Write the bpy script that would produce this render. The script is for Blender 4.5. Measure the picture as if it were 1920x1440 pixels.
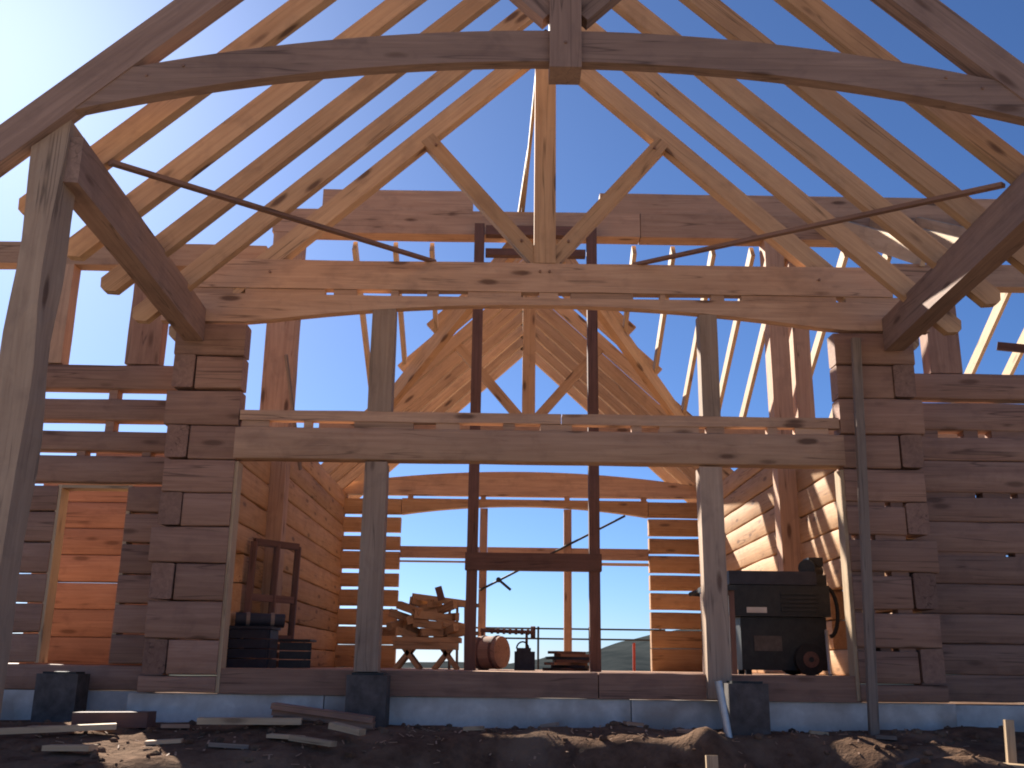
import bpy, bmesh, math, random
from mathutils import Vector, Matrix, noise

for o in list(bpy.data.objects):
    bpy.data.objects.remove(o, do_unlink=True)
S = bpy.context.scene
COL = S.collection
H = 1.55                     # eye height above the ground the photographer stands on
random.seed(7)

# ------------------------------------------------------------------ camera, sky, sun, exposure
cam_d = bpy.data.cameras.new('camera')
cam_d.sensor_fit = 'HORIZONTAL'
cam_d.sensor_width = 36.0
cam_d.lens = 36.0 * 1900.0 / 1920.0
cam_d.clip_start = 0.05
cam_d.clip_end = 20000
cam = bpy.data.objects.new('camera', cam_d)
COL.objects.link(cam)
YAW, PITCH, ROLL = math.radians(0.263), math.radians(15.591), math.radians(0.75)
fw = Vector((math.sin(YAW) * math.cos(PITCH), math.cos(YAW) * math.cos(PITCH), math.sin(PITCH)))
r0 = Vector((math.cos(YAW), -math.sin(YAW), 0))
u0 = r0.cross(fw)
rt = r0 * math.cos(ROLL) + u0 * math.sin(ROLL)
up = -r0 * math.sin(ROLL) + u0 * math.cos(ROLL)
cam.matrix_world = Matrix(((rt.x, up.x, -fw.x, 0), (rt.y, up.y, -fw.y, 0), (rt.z, up.z, -fw.z, H), (0, 0, 0, 1)))
S.camera = cam

SUN_DIR = Vector((-0.615, 1.0, 0.72)).normalized()      # towards the sun
SUN_EL = math.asin(SUN_DIR.z)
SUN_AZ = math.atan2(SUN_DIR.x, SUN_DIR.y)              # clockwise from +Y
w = bpy.data.worlds.new('World')
S.world = w
w.use_nodes = True
nt = w.node_tree
sky = nt.nodes.new('ShaderNodeTexSky')
sky.sky_type = 'NISHITA'
sky.sun_disc = False
sky.sun_elevation = SUN_EL
sky.sun_rotation = SUN_AZ
sky.altitude = 3000
sky.air_density = 1.0
sky.dust_density = 6.0
sky.ozone_density = 10.0
bg = nt.nodes['Background']
bg.inputs['Strength'].default_value = 0.05
nt.links.new(sky.outputs[0], bg.inputs['Color'])

sl = bpy.data.lights.new('sun', 'SUN')
sl.energy = 5.0
sl.angle = math.radians(0.53)
sl.color = (1.0, 0.93, 0.82)
sun = bpy.data.objects.new('sun', sl)
COL.objects.link(sun)
sun.rotation_euler = (-SUN_DIR).to_track_quat('-Z', 'Y').to_euler()
sun.location = (-20, 30, 30)

S.view_settings.view_transform = 'Standard'
S.view_settings.look = 'None'
S.view_settings.exposure = 1.45
S.view_settings.gamma = 1.0
S.view_settings.use_curve_mapping = False
S.cycles.max_bounces = 8
S.cycles.diffuse_bounces = 6
S.cycles.pixel_filter_type = 'BLACKMAN_HARRIS'
S.cycles.filter_width = 1.9


# ------------------------------------------------------------------ materials
def new_mat(name):
    m = bpy.data.materials.new(name)
    m.use_nodes = True
    n = m.node_tree
    b = n.nodes['Principled BSDF']
    b.inputs['Specular IOR Level'].default_value = 0.25
    return m, n, b


def nd(n, t, **kw):
    x = n.nodes.new(t)
    for k, v in kw.items():
        setattr(x, k, v)
    return x


def math_node(n, op, a, b=None):
    x = n.nodes.new('ShaderNodeMath')
    x.operation = op
    for i, v in enumerate((a, b)):
        if v is None:
            continue
        if isinstance(v, (int, float)):
            x.inputs[i].default_value = v
        else:
            n.links.new(v, x.inputs[i])
    return x.outputs[0]


def mix_rgb(n, fac, a, b, blend='MIX'):
    x = n.nodes.new('ShaderNodeMix')
    x.data_type = 'RGBA'
    x.blend_type = blend
    for sock, v in ((x.inputs[0], fac), (x.inputs[6], a), (x.inputs[7], b)):
        if isinstance(v, (int, float)):
            sock.default_value = v
        elif isinstance(v, tuple):
            sock.default_value = (*v, 1.0)
        else:
            n.links.new(v, sock)
    return x.outputs[2]


def ramp(n, fac, stops):
    x = n.nodes.new('ShaderNodeValToRGB')
    els = x.color_ramp.elements
    while len(els) < len(stops):
        els.new(0.5)
    for e, (p, c) in zip(els, stops):
        e.position = p
        e.color = (c, c, c, 1) if isinstance(c, (int, float)) else (*c, 1)
    n.links.new(fac, x.inputs[0])
    return x.outputs[0]


def wood(name, light, dark, knot=(0.10, 0.05, 0.03), grey=0.0, knots=1.0, rough=0.72):
    """timber with grain along the local X axis, knots, a tone of its own for every piece"""
    m, n, b = new_mat(name)
    tc = nd(n, 'ShaderNodeTexCoord')
    oi = nd(n, 'ShaderNodeObjectInfo')
    off = nd(n, 'ShaderNodeVectorMath', operation='SCALE')
    cmb = nd(n, 'ShaderNodeCombineXYZ')
    for i in range(3):
        n.links.new(oi.outputs['Random'], cmb.inputs[i])
    n.links.new(cmb.outputs[0], off.inputs[0])
    off.inputs['Scale'].default_value = 57.0
    add = nd(n, 'ShaderNodeVectorMath', operation='ADD')
    n.links.new(tc.outputs['Object'], add.inputs[0])
    n.links.new(off.outputs[0], add.inputs[1])

    def noise_tex(scale, sx, det=4.0, dist=0.0, rgh=0.6):
        mp = nd(n, 'ShaderNodeMapping')
        mp.inputs['Scale'].default_value = (sx, 1, 1)
        n.links.new(add.outputs[0], mp.inputs[0])
        t = nd(n, 'ShaderNodeTexNoise')
        t.inputs['Scale'].default_value = scale
        t.inputs['Detail'].default_value = det
        t.inputs['Roughness'].default_value = rgh
        t.inputs['Distortion'].default_value = dist
        n.links.new(mp.outputs[0], t.inputs['Vector'])
        return t.outputs['Fac']
    grain = noise_tex(26, 0.045, 5, 0.6)
    fine = noise_tex(90, 0.03, 3)
    broad = noise_tex(2.2, 0.4, 3)
    stain = noise_tex(5.0, 0.7, 4, 0.4)
    g = ramp(n, grain, [(0.32, 0.0), (0.68, 1.0)])
    c = mix_rgb(n, g, dark, light)
    c = mix_rgb(n, math_node(n, 'MULTIPLY', fine, 0.28), c, tuple(x * 0.62 for x in dark))
    c = mix_rgb(n, ramp(n, broad, [(0.35, 0.0), (0.75, 0.45)]), c, tuple(x * 0.72 for x in dark))
    # knots
    mp = nd(n, 'ShaderNodeMapping')
    mp.inputs['Scale'].default_value = (1.25, 4.5, 4.5)
    n.links.new(add.outputs[0], mp.inputs[0])
    vo = nd(n, 'ShaderNodeTexVoronoi')
    vo.inputs['Scale'].default_value = 1.0
    n.links.new(mp.outputs[0], vo.inputs['Vector'])
    warp = math_node(n, 'ADD', vo.outputs['Distance'], math_node(n, 'MULTIPLY', math_node(n, 'SUBTRACT', stain, 0.5), 0.12))
    kn = ramp(n, warp, [(0.09, 1.0), (0.17, 0.0)])
    halo = ramp(n, warp, [(0.10, 0.5), (0.36, 0.0)])
    c = mix_rgb(n, math_node(n, 'MULTIPLY', halo, 0.55 * knots), c, tuple(x * 0.6 for x in dark))
    c = mix_rgb(n, math_node(n, 'MULTIPLY', kn, 0.85 * knots), c, knot)
    # drying cracks along the grain
    ck = noise_tex(7.0, 0.035, 2, 0.3)
    line = ramp(n, math_node(n, 'ABSOLUTE', math_node(n, 'SUBTRACT', ck, 0.5)), [(0.0, 1.0), (0.012, 0.0)])
    part = ramp(n, broad, [(0.47, 0.0), (0.55, 1.0)])
    c = mix_rgb(n, math_node(n, 'MULTIPLY', math_node(n, 'MULTIPLY', line, part), 0.75), c, tuple(x * 0.28 for x in dark))
    # weather stains
    c = mix_rgb(n, ramp(n, stain, [(0.52, 0.0), (0.74, 0.42)]), c, (dark[0] * 0.5, dark[1] * 0.5, dark[2] * 0.55))
    if grey:
        lum = sum(light) / 3 * 0.75
        c = mix_rgb(n, math_node(n, 'MULTIPLY', ramp(n, broad, [(0.2, 0.4), (0.8, 1.0)]), grey), c, (lum, lum * 0.96, lum * 0.9))
    # per-piece tone
    hs = nd(n, 'ShaderNodeHueSaturation')
    val = nd(n, 'ShaderNodeMapRange')
    val.inputs['To Min'].default_value = 0.82
    val.inputs['To Max'].default_value = 1.16
    n.links.new(oi.outputs['Random'], val.inputs['Value'])
    n.links.new(val.outputs[0], hs.inputs['Value'])
    n.links.new(c, hs.inputs['Color'])
    n.links.new(hs.outputs[0], b.inputs['Base Color'])
    b.inputs['Roughness'].default_value = rough
    bp = nd(n, 'ShaderNodeBump')
    bp.inputs['Strength'].default_value = 0.35
    bp.inputs['Distance'].default_value = 0.012
    n.links.new(math_node(n, 'ADD', grain, math_node(n, 'MULTIPLY', kn, -0.4)), bp.inputs['Height'])
    n.links.new(bp.outputs[0], b.inputs['Normal'])
    return m


def mottled(name, c1, c2, scale=6.0, rough=0.9, bump=0.4, dist=0.03, c3=None, metallic=0.0):
    m, n, b = new_mat(name)
    tc = nd(n, 'ShaderNodeTexCoord')
    t = nd(n, 'ShaderNodeTexNoise')
    t.inputs['Scale'].default_value = scale
    t.inputs['Detail'].default_value = 8
    t.inputs['Roughness'].default_value = 0.65
    n.links.new(tc.outputs['Object'], t.inputs['Vector'])
    c = mix_rgb(n, ramp(n, t.outputs['Fac'], [(0.3, 0.0), (0.7, 1.0)]), c1, c2)
    if c3:
        t2 = nd(n, 'ShaderNodeTexNoise')
        t2.inputs['Scale'].default_value = scale * 0.23
        t2.inputs['Detail'].default_value = 5
        n.links.new(tc.outputs['Object'], t2.inputs['Vector'])
        c = mix_rgb(n, ramp(n, t2.outputs['Fac'], [(0.45, 0.0), (0.65, 0.8)]), c, c3)
    n.links.new(c, b.inputs['Base Color'])
    b.inputs['Roughness'].default_value = rough
    b.inputs['Metallic'].default_value = metallic
    if bump:
        bp = nd(n, 'ShaderNodeBump')
        bp.inputs['Strength'].default_value = bump
        bp.inputs['Distance'].default_value = dist
        n.links.new(t.outputs['Fac'], bp.inputs['Height'])
        n.links.new(bp.outputs[0], b.inputs['Normal'])
    return m


M = {
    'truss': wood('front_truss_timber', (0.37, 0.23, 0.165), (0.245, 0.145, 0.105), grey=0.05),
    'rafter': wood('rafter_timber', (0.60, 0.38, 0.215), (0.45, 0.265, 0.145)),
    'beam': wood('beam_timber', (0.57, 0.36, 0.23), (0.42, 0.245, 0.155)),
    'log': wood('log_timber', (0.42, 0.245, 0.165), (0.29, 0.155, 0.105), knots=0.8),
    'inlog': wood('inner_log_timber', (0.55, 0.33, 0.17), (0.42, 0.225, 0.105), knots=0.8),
    'board': wood('sawn_board', (0.62, 0.45, 0.28), (0.50, 0.34, 0.20), knots=0.7),
    'post': wood('weathered_post', (0.48, 0.335, 0.23), (0.35, 0.23, 0.155), grey=0.06),
    'logend': wood('log_end_grain', (0.33, 0.19, 0.13), (0.22, 0.12, 0.085), knots=0.3),
    'darkpost': wood('dark_stained_post', (0.19, 0.10, 0.078), (0.125, 0.065, 0.05), knots=0.3),
    'greyboard': wood('grey_board', (0.36, 0.26, 0.19), (0.26, 0.18, 0.13), grey=0.2),
    'deck': wood('roof_decking', (0.56, 0.33, 0.17), (0.44, 0.24, 0.11), knots=0.8),
    'dirt': mottled('dirt', (0.085, 0.048, 0.031), (0.20, 0.12, 0.078), 7.0, 0.95, 1.0, 0.06, (0.25, 0.16, 0.105)),
    'concrete': mottled('concrete', (0.50, 0.47, 0.43), (0.64, 0.61, 0.56), 9.0, 0.9, 0.35, 0.01, (0.34, 0.28, 0.23)),
    'pier': mottled('dark_pier_concrete', (0.06, 0.05, 0.045), (0.13, 0.11, 0.10), 9.0, 0.9, 0.3, 0.01),
    'hill': mottled('hill_scrub', (0.022, 0.028, 0.030), (0.05, 0.055, 0.055), 0.02, 0.95, 0.0),
    'tarp': mottled('dark_tarp', (0.022, 0.024, 0.032), (0.045, 0.045, 0.055), 9.0, 0.55, 0.3, 0.01),
    'dark': mottled('dark_painted_steel', (0.016, 0.018, 0.018), (0.036, 0.036, 0.034), 12.0, 0.5, 0.1, 0.003),
    'rubber': mottled('rubber', (0.018, 0.017, 0.017), (0.03, 0.028, 0.027), 20.0, 0.85, 0.1, 0.003),
    'steel': mottled('galvanised_steel', (0.42, 0.42, 0.42), (0.55, 0.55, 0.54), 14.0, 0.45, 0.05, 0.002, metallic=0.6),
    'sack': mottled('dusty_sack', (0.25, 0.19, 0.16), (0.36, 0.29, 0.25), 10.0, 0.9, 0.4, 0.01),
    'red': mottled('red_paint', (0.35, 0.05, 0.035), (0.42, 0.07, 0.05), 10.0, 0.6, 0.1, 0.002),
    'paper': mottled('pale_label', (0.55, 0.55, 0.53), (0.65, 0.65, 0.62), 10.0, 0.8, 0.0),
    'white': mottled('white_window_frame', (0.60, 0.58, 0.55), (0.70, 0.68, 0.65), 8.0, 0.6, 0.1, 0.002),
}
# dark fresh spoil close to the house, pale ground beyond added to bounce light
gmat, gn, gb = M['dirt'], M['dirt'].node_tree, M['dirt'].node_tree.nodes['Principled BSDF']
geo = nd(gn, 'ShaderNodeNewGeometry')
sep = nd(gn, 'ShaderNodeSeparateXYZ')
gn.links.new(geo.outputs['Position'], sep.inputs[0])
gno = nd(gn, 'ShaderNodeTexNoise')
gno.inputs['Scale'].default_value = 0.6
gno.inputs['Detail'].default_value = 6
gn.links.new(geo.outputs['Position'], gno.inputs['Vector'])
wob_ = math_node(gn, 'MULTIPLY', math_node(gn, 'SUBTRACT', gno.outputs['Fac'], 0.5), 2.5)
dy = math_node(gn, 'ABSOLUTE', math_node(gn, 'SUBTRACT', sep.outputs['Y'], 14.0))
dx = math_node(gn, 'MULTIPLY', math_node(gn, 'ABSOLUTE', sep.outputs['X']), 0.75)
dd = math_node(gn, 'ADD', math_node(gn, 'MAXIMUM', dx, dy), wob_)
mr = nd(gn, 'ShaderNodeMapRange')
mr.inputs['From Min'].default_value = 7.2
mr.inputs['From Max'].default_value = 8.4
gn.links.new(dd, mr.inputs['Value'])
oldc = gb.inputs['Base Color'].links[0].from_socket
bounce_ground = mix_rgb(gn, gno.outputs['Fac'], (0.42, 0.335, 0.25), (0.54, 0.45, 0.35))  # unseen pale ground, brightens the shaded facade by reflected sun
far = nd(gn, 'ShaderNodeMapRange')
far.inputs['From Min'].default_value = 40.0
far.inputs['From Max'].default_value = 75.0
gn.links.new(math_node(gn, 'ADD', math_node(gn, 'MAXIMUM', dx, dy), math_node(gn, 'MULTIPLY', wob_, 6.0)), far.inputs['Value'])
near_c = mix_rgb(gn, mr.outputs[0], oldc, bounce_ground)
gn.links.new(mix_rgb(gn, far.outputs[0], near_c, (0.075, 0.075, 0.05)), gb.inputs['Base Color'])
gb.inputs['Specular IOR Level'].default_value = 0.02
gm, gn, gb = new_mat('window_glass')
gb.inputs['Base Color'].default_value = (0.85, 0.9, 0.92, 1)
gb.inputs['Roughness'].default_value = 0.03
gb.inputs['Transmission Weight'].default_value = 1.0
gb.inputs['IOR'].default_value = 1.1
M['glass'] = gm
M['hill'].node_tree.nodes['Principled BSDF'].inputs['Specular IOR Level'].default_value = 0.0


# ------------------------------------------------------------------ builders (z is measured from eye level, H is added here)
def tag(o, label=None, cat=None, group=None, kind=None):
    if label:
        o['label'] = label
    if cat:
        o['category'] = cat
    if group:
        o['group'] = group
    if kind:
        o['kind'] = kind
    return o


def thing(name, loc, label, cat, group=None):
    o = bpy.data.objects.new(name, None)
    o.empty_display_size = 0.2
    COL.objects.link(o)
    o.location = Vector(loc) + Vector((0, 0, H))
    bpy.context.view_layer.update()
    return tag(o, label, cat, group)


def link(name, me, mat, mtx, parent=None):
    me.materials.append(M[mat])
    o = bpy.data.objects.new(name, me)
    COL.objects.link(o)
    mtx = Matrix.Translation((0, 0, H)) @ mtx
    if parent:
        o.parent = parent
        pm = Matrix.LocRotScale(parent.location, parent.rotation_euler, parent.scale)
        if parent.parent:
            pm = Matrix.LocRotScale(parent.parent.location, parent.parent.rotation_euler, parent.parent.scale) @ pm
        o.matrix_local = pm.inverted() @ mtx
    else:
        o.matrix_world = mtx
    return o


def frame(p0, p1, upv=(0, 0, 1)):
    """matrix whose X axis runs from p0 to p1, Z as near as can be to upv, origin half-way"""
    a, b = Vector(p0), Vector(p1)
    x = (b - a)
    L = x.length
    x.normalize()
    z = Vector(upv)
    y = z.cross(x)
    if y.length < 1e-4:
        y = Vector((0, 1, 0)).cross(x)
    y.normalize()
    z = x.cross(y)
    c = (a + b) / 2
    return Matrix(((x.x, y.x, z.x, c.x), (x.y, y.y, z.y, c.y), (x.z, y.z, z.z, c.z), (0, 0, 0, 1))), L


def finish(bm, bevel=0.0, smooth=False, ang=40):
    if bevel:
        es = [e for e in bm.edges if len(e.link_faces) == 2 and e.calc_face_angle(0) > 0.6]
        bmesh.ops.bevel(bm, geom=es, offset=bevel, segments=1, affect='EDGES', clamp_overlap=True)
    bmesh.ops.recalc_face_normals(bm, faces=bm.faces)
    me = bpy.data.meshes.new('m')
    bm.to_mesh(me)
    bm.free()
    if smooth:
        for p in me.polygons:
            p.use_smooth = True
        me.set_sharp_from_angle(angle=math.radians(ang))
    return me


def bar(name, p0, p1, wd, ht, mat, parent=None, upv=(0, 0, 1), bevel=0.007, wob=0.0, seg=None, taper=1.0):
    """a straight sawn timber: wd across, ht in the direction of upv; wob makes it hand hewn"""
    mtx, L = frame(p0, p1, upv)
    bm = bmesh.new()
    n = seg or (max(2, int(L / 0.35)) if wob else 1)
    sd = random.random() * 100
    rings = []
    for i in range(n + 1):
        t = i / n
        k = 1 + (taper - 1) * t
        ring = []
        for sy, sz in ((-1, -1), (1, -1), (1, 1), (-1, 1)):
            p = Vector((-L / 2 + L * t, sy * wd / 2 * k, sz * ht / 2 * k))
            if wob:
                q = Vector((p.x * 1.3 + sd, sy * 3.1, sz * 5.3))
                p.y += noise.noise(q) * wob
                p.z += noise.noise(q + Vector((9, 4, 2))) * wob
            ring.append(bm.verts.new(p))
        rings.append(ring)
    for a, b in zip(rings, rings[1:]):
        for j in range(4):
            bm.faces.new((a[j], a[(j + 1) % 4], b[(j + 1) % 4], b[j]))
    bm.faces.new(rings[0][::-1])
    bm.faces.new(rings[-1])
    return link(name, finish(bm, bevel), mat, mtx, parent)


def box(name, lo, hi, mat, parent=None, bevel=0.006, along='x'):
    lo, hi = Vector(lo), Vector(hi)
    c = (lo + hi) / 2
    d = hi - lo
    if along == 'x':
        return bar(name, (lo.x, c.y, c.z), (hi.x, c.y, c.z), d.y, d.z, mat, parent, bevel=bevel)
    if along == 'y':
        return bar(name, (c.x, lo.y, c.z), (c.x, hi.y, c.z), d.x, d.z, mat, parent, bevel=bevel)
    return bar(name, (c.x, c.y, lo.z), (c.x, c.y, hi.z), d.x, d.y, mat, parent, upv=(0, 1, 0), bevel=bevel)


def slab(name, top, bot, y0, y1, mat, parent=None, bevel=0.006):
    """a piece cut to a curve: matching lists of (x, z) along its top and bottom edge, from depth y0 to y1"""
    xs = [p[0] for p in top + bot]
    zs = [p[1] for p in top + bot]
    c = Vector(((min(xs) + max(xs)) / 2, (y0 + y1) / 2, (min(zs) + max(zs)) / 2))
    hy = (y1 - y0) / 2
    bm = bmesh.new()
    rows = []
    for (tx, tz), (bx, bz) in zip(top, bot):
        rows.append([bm.verts.new((bx - c.x, -hy, bz - c.z)), bm.verts.new((bx - c.x, hy, bz - c.z)),
                     bm.verts.new((tx - c.x, hy, tz - c.z)), bm.verts.new((tx - c.x, -hy, tz - c.z))])
    for a, b in zip(rows, rows[1:]):
        for j in range(4):
            bm.faces.new((a[j], a[(j + 1) % 4], b[(j + 1) % 4], b[j]))
    bm.faces.new(rows[0][::-1])
    bm.faces.new(rows[-1])
    return link(name, finish(bm, bevel), mat, Matrix.Translation(c), parent)


def log(name, p0, p1, wd, ht, mat, parent, wob=0.012, rnd=0.026):
    """a squared log with rounded arrises and a slightly wandering face"""
    mtx, L = frame(p0, p1)
    bm = bmesh.new()
    n = max(2, int(L / 0.4))
    prof = []
    hw, hh = wd / 2, ht / 2
    for sx, sz, a0 in ((1, 1, 0), (-1, 1, 90), (-1, -1, 180), (1, -1, 270)):
        for k in (0, 45, 90):
            a = math.radians(a0 + k)
            prof.append((sx * (hw - rnd) + rnd * math.cos(a), sz * (hh - rnd * 0.55) + rnd * 0.55 * math.sin(a)))
    sd = random.random() * 200
    rings = []
    for i in range(n + 1):
        x = -L / 2 + L * i / n
        dy = noise.noise((x * 0.9 + sd, 1.7, 0)) * wob
        ring = []
        for (py, pz) in prof:
            dz = noise.noise((x * 1.6 + sd, py * 2, 3.0 if pz > 0 else 8.0)) * wob
            ring.append(bm.verts.new((x, py + dy + noise.noise((x * 2 + sd, pz * 4, py)) * wob * 0.5, pz + dz)))
        rings.append(ring)
    m = len(prof)
    for a, b in zip(rings, rings[1:]):
        for j in range(m):
            bm.faces.new((a[j], b[j], b[(j + 1) % m], a[(j + 1) % m]))
    bm.faces.new(rings[0])
    bm.faces.new(rings[-1][::-1])
    return link(name, finish(bm, 0, True, 50), mat, mtx, parent)


def log_run(parent, axis, fixed, a0, a1, courses, wd, mat, openings=(), gap=0.012, gaps=None, wob=0.012):
    """courses: joint heights; axis 'x' or 'y' is the way the logs run; openings: (from, to, z0, z1)"""
    for i, (z0, z1) in enumerate(zip(courses, courses[1:])):
        g = gaps.get(i, gap) if gaps else gap
        zc, ht = (z0 + z1 + 0) / 2, (z1 - z0)
        spans = [(a0(i) if callable(a0) else a0, a1(i) if callable(a1) else a1)]
        for (o0, o1, oz0, oz1) in openings:
            if oz0 < zc < oz1:
                nxt = []
                for (s, e) in spans:
                    if o0 > s and o0 < e:
                        nxt.append((s, o0))
                    if o1 < e and o1 > s:
                        nxt.append((o1, e))
                    if o1 <= s or o0 >= e:
                        nxt.append((s, e))
                spans = nxt
        for (s, e) in spans:
            if e - s < 0.05:
                continue
            h = ht - g
            z = zc - g / 2
            if axis == 'x':
                log('log', (s, fixed, z), (e, fixed, z), wd, h, mat, parent, wob)
            else:
                log('log', (fixed, s, z), (fixed, e, z), wd, h, mat, parent, wob)


def cyl(name, p0, p1, r, mat, parent=None, n=12, r1=None):
    mtx, L = frame(p0, p1)
    bm = bmesh.new()
    r1 = r if r1 is None else r1
    ra = [bm.verts.new((-L / 2, r * math.cos(2 * math.pi * i / n), r * math.sin(2 * math.pi * i / n))) for i in range(n)]
    rb = [bm.verts.new((L / 2, r1 * math.cos(2 * math.pi * i / n), r1 * math.sin(2 * math.pi * i / n))) for i in range(n)]
    for i in range(n):
        bm.faces.new((ra[i], rb[i], rb[(i + 1) % n], ra[(i + 1) % n]))
    bm.faces.new(ra)
    bm.faces.new(rb[::-1])
    return link(name, finish(bm, 0, True, 40), mat, mtx, parent)


def tube(name, pts, rad, mat, parent=None, n=8):
    bm = bmesh.new()
    c = sum((Vector(p) for p in pts), Vector()) / len(pts)
    P = [Vector(p) - c for p in pts]
    rings = []
    for i, p in enumerate(P):
        t = (P[min(i + 1, len(P) - 1)] - P[max(i - 1, 0)]).normalized()
        a = Vector((0, 1, 0)) if abs(t.y) < 0.9 else Vector((0, 0, 1))
        u = t.cross(a).normalized()
        v = t.cross(u)
        rings.append([bm.verts.new(p + (u * math.cos(2 * math.pi * k / n) + v * math.sin(2 * math.pi * k / n)) * rad) for k in range(n)])
    for a, b in zip(rings, rings[1:]):
        for k in range(n):
            bm.faces.new((a[k], a[(k + 1) % n], b[(k + 1) % n], b[k]))
    bm.faces.new(rings[0])
    bm.faces.new(rings[-1])
    return link(name, finish(bm, 0, True, 60), mat, Matrix.Translation(c), parent)


XC = 0.378          # ridge line
PITCHR = 0.93       # rise over run of the great-room roof
ZR = 7.0            # top of the rafters at the ridge, above eye level
NV = 1 / math.hypot(1, PITCHR)


def rafter(name, side, y0, wd, dp, mat, parent=None, tail=4.04, head=0.0, zr=ZR, pitch=PITCHR, cut=0.055):
    """common rafter: side -1 left / +1 right; tail = distance of its lower tip from the ridge line"""
    nv = 1 / math.hypot(1, pitch)
    L = (tail - head) / nv
    c = cut
    poly = [(0, -dp), (0, 0), (L - c, 0), (L, -c * 1.2), (L, -dp + c * 1.4), (L - c * 1.3, -dp)]
    if not cut:
        poly = [(0, -dp), (0, 0), (L, 0), (L, -dp)]
    bm = bmesh.new()
    f0 = [bm.verts.new((x, -wd / 2, z)) for x, z in poly]
    f1 = [bm.verts.new((x, wd / 2, z)) for x, z in poly]
    k = len(poly)
    bm.faces.new(f0)
    bm.faces.new(f1[::-1])
    for i in range(k):
        bm.faces.new((f0[i], f1[i], f1[(i + 1) % k], f0[(i + 1) % k]))
    x = Vector((side * nv, 0, -pitch * nv))
    z = Vector((side * pitch * nv, 0, nv))
    y = z.cross(x)
    o = Vector((XC + side * head, y0 + wd / 2, zr - pitch * head))
    mtx = Matrix(((x.x, y.x, z.x, o.x), (x.y, y.y, z.y, o.y), (x.z, y.z, z.z, o.z), (0, 0, 0, 1)))
    return link(name, finish(bm, 0.006), mat, mtx, parent)


# ------------------------------------------------------------------ ground, hill
def ground_z(x, y):
    def hump(cx, cy, sx, sy, h):
        return h * math.exp(-((x - cx) / sx) ** 2 - ((y - cy) / sy) ** 2)
    n1 = noise.fractal((x * 0.55 + 3.1, y * 0.8, 0.3), 1.0, 2.0, 4)
    n2 = noise.fractal((x * 2.3, y * 2.6, 4.3), 1.0, 2.0, 5)
    # edge of the back-filled bank in front of the foundation
    e = 8.95 + 0.35 * math.exp(-((x - 0.6) / 1.5) ** 2) + 0.35 * math.exp(-((x - 2.4) / 0.9) ** 2) - 0.85 * math.exp(-((x + 3.1) / 1.6) ** 2)
    e += 0.22 * n1 + 0.10 * n2
    t = max(0.0, min(1.0, (y - (e - 0.62)) / 0.62))
    t = t * t * (3 - 2 * t)
    base = -1.55 + 0.45 * max(0.0, min(1.0, y / 8.0))
    z = base + (-0.56 - 0.09 * max(0.0, 9.6 - y) - base) * t
    if y > 24:
        z -= min(12.0, (y - 24) * 0.12)
    near = max(0.0, 1 - abs(y - 8.8) / 2.6)
    z += near * (0.05 * n1 + 0.045 * n2)
    z += hump(-1.9, 9.45, 0.6, 0.3, 0.10) + hump(0.85, 9.55, 0.9, 0.3, 0.06) + hump(4.3, 9.7, 0.5, 0.3, 0.10)
    z += hump(3.5, 8.2, 0.9, 0.4, 0.48) + hump(1.75, 9.05, 0.18, 0.25, 0.22)
    return z


def axis(lims):
    out = []
    for a, b, s in lims:
        k = max(1, int(round((b - a) / s)))
        out += [a + (b - a) * i / k for i in range(k)]
    return out + [lims[-1][1]]


gx = axis([(-6000, -800, 1300), (-800, -100, 175), (-100, -20, 16), (-20, -7, 1.6), (-7, 7, 0.07), (7, 20, 1.6), (20, 100, 16), (100, 800, 175), (800, 6000, 1300)])
gy = axis([(-3000, -200, 700), (-200, -20, 45), (-20, 0, 4), (0, 6.4, 0.4), (6.4, 10.6, 0.06), (10.6, 26, 1.5), (26, 120, 12), (120, 900, 130), (900, 7000, 1500)])
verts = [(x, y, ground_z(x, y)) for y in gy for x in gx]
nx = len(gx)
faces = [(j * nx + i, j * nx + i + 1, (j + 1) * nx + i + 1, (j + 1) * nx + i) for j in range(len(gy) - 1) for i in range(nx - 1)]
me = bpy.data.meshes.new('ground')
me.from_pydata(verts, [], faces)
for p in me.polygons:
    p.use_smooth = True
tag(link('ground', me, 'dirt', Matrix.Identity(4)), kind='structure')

# loose clods lying on the dirt, too many to count
cv, cf = [], []
bm = bmesh.new()
bmesh.ops.create_icosphere(bm, subdivisions=1, radius=1.0)
ico_v = [v.co.copy() for v in bm.verts]
ico_f = [[v.index for v in f.verts] for f in bm.faces]
bm.free()
for k in range(900):
    x, y = random.uniform(-5.2, 5.6), random.uniform(6.8, 10.0)
    r = 0.008 + 0.035 * random.random() ** 3
    z = ground_z(x, y) + r * 0.3
    b0 = len(cv)
    sd = random.random() * 50
    for v in ico_v:
        d = r * (1 + 0.45 * noise.noise(v * 1.7 + Vector((sd, 0, 0))))
        cv.append((x + v.x * d * 1.2, y + v.y * d, z + v.z * d * 0.8))
    cf += [[b0 + i for i in f] for f in ico_f]
me = bpy.data.meshes.new('clods')
me.from_pydata(cv, [], cf)
tag(link('dirt_clods', me, 'dirt', Matrix.Identity(4)), 'loose brown clods scattered over the dirt', 'dirt', kind='stuff')

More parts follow.
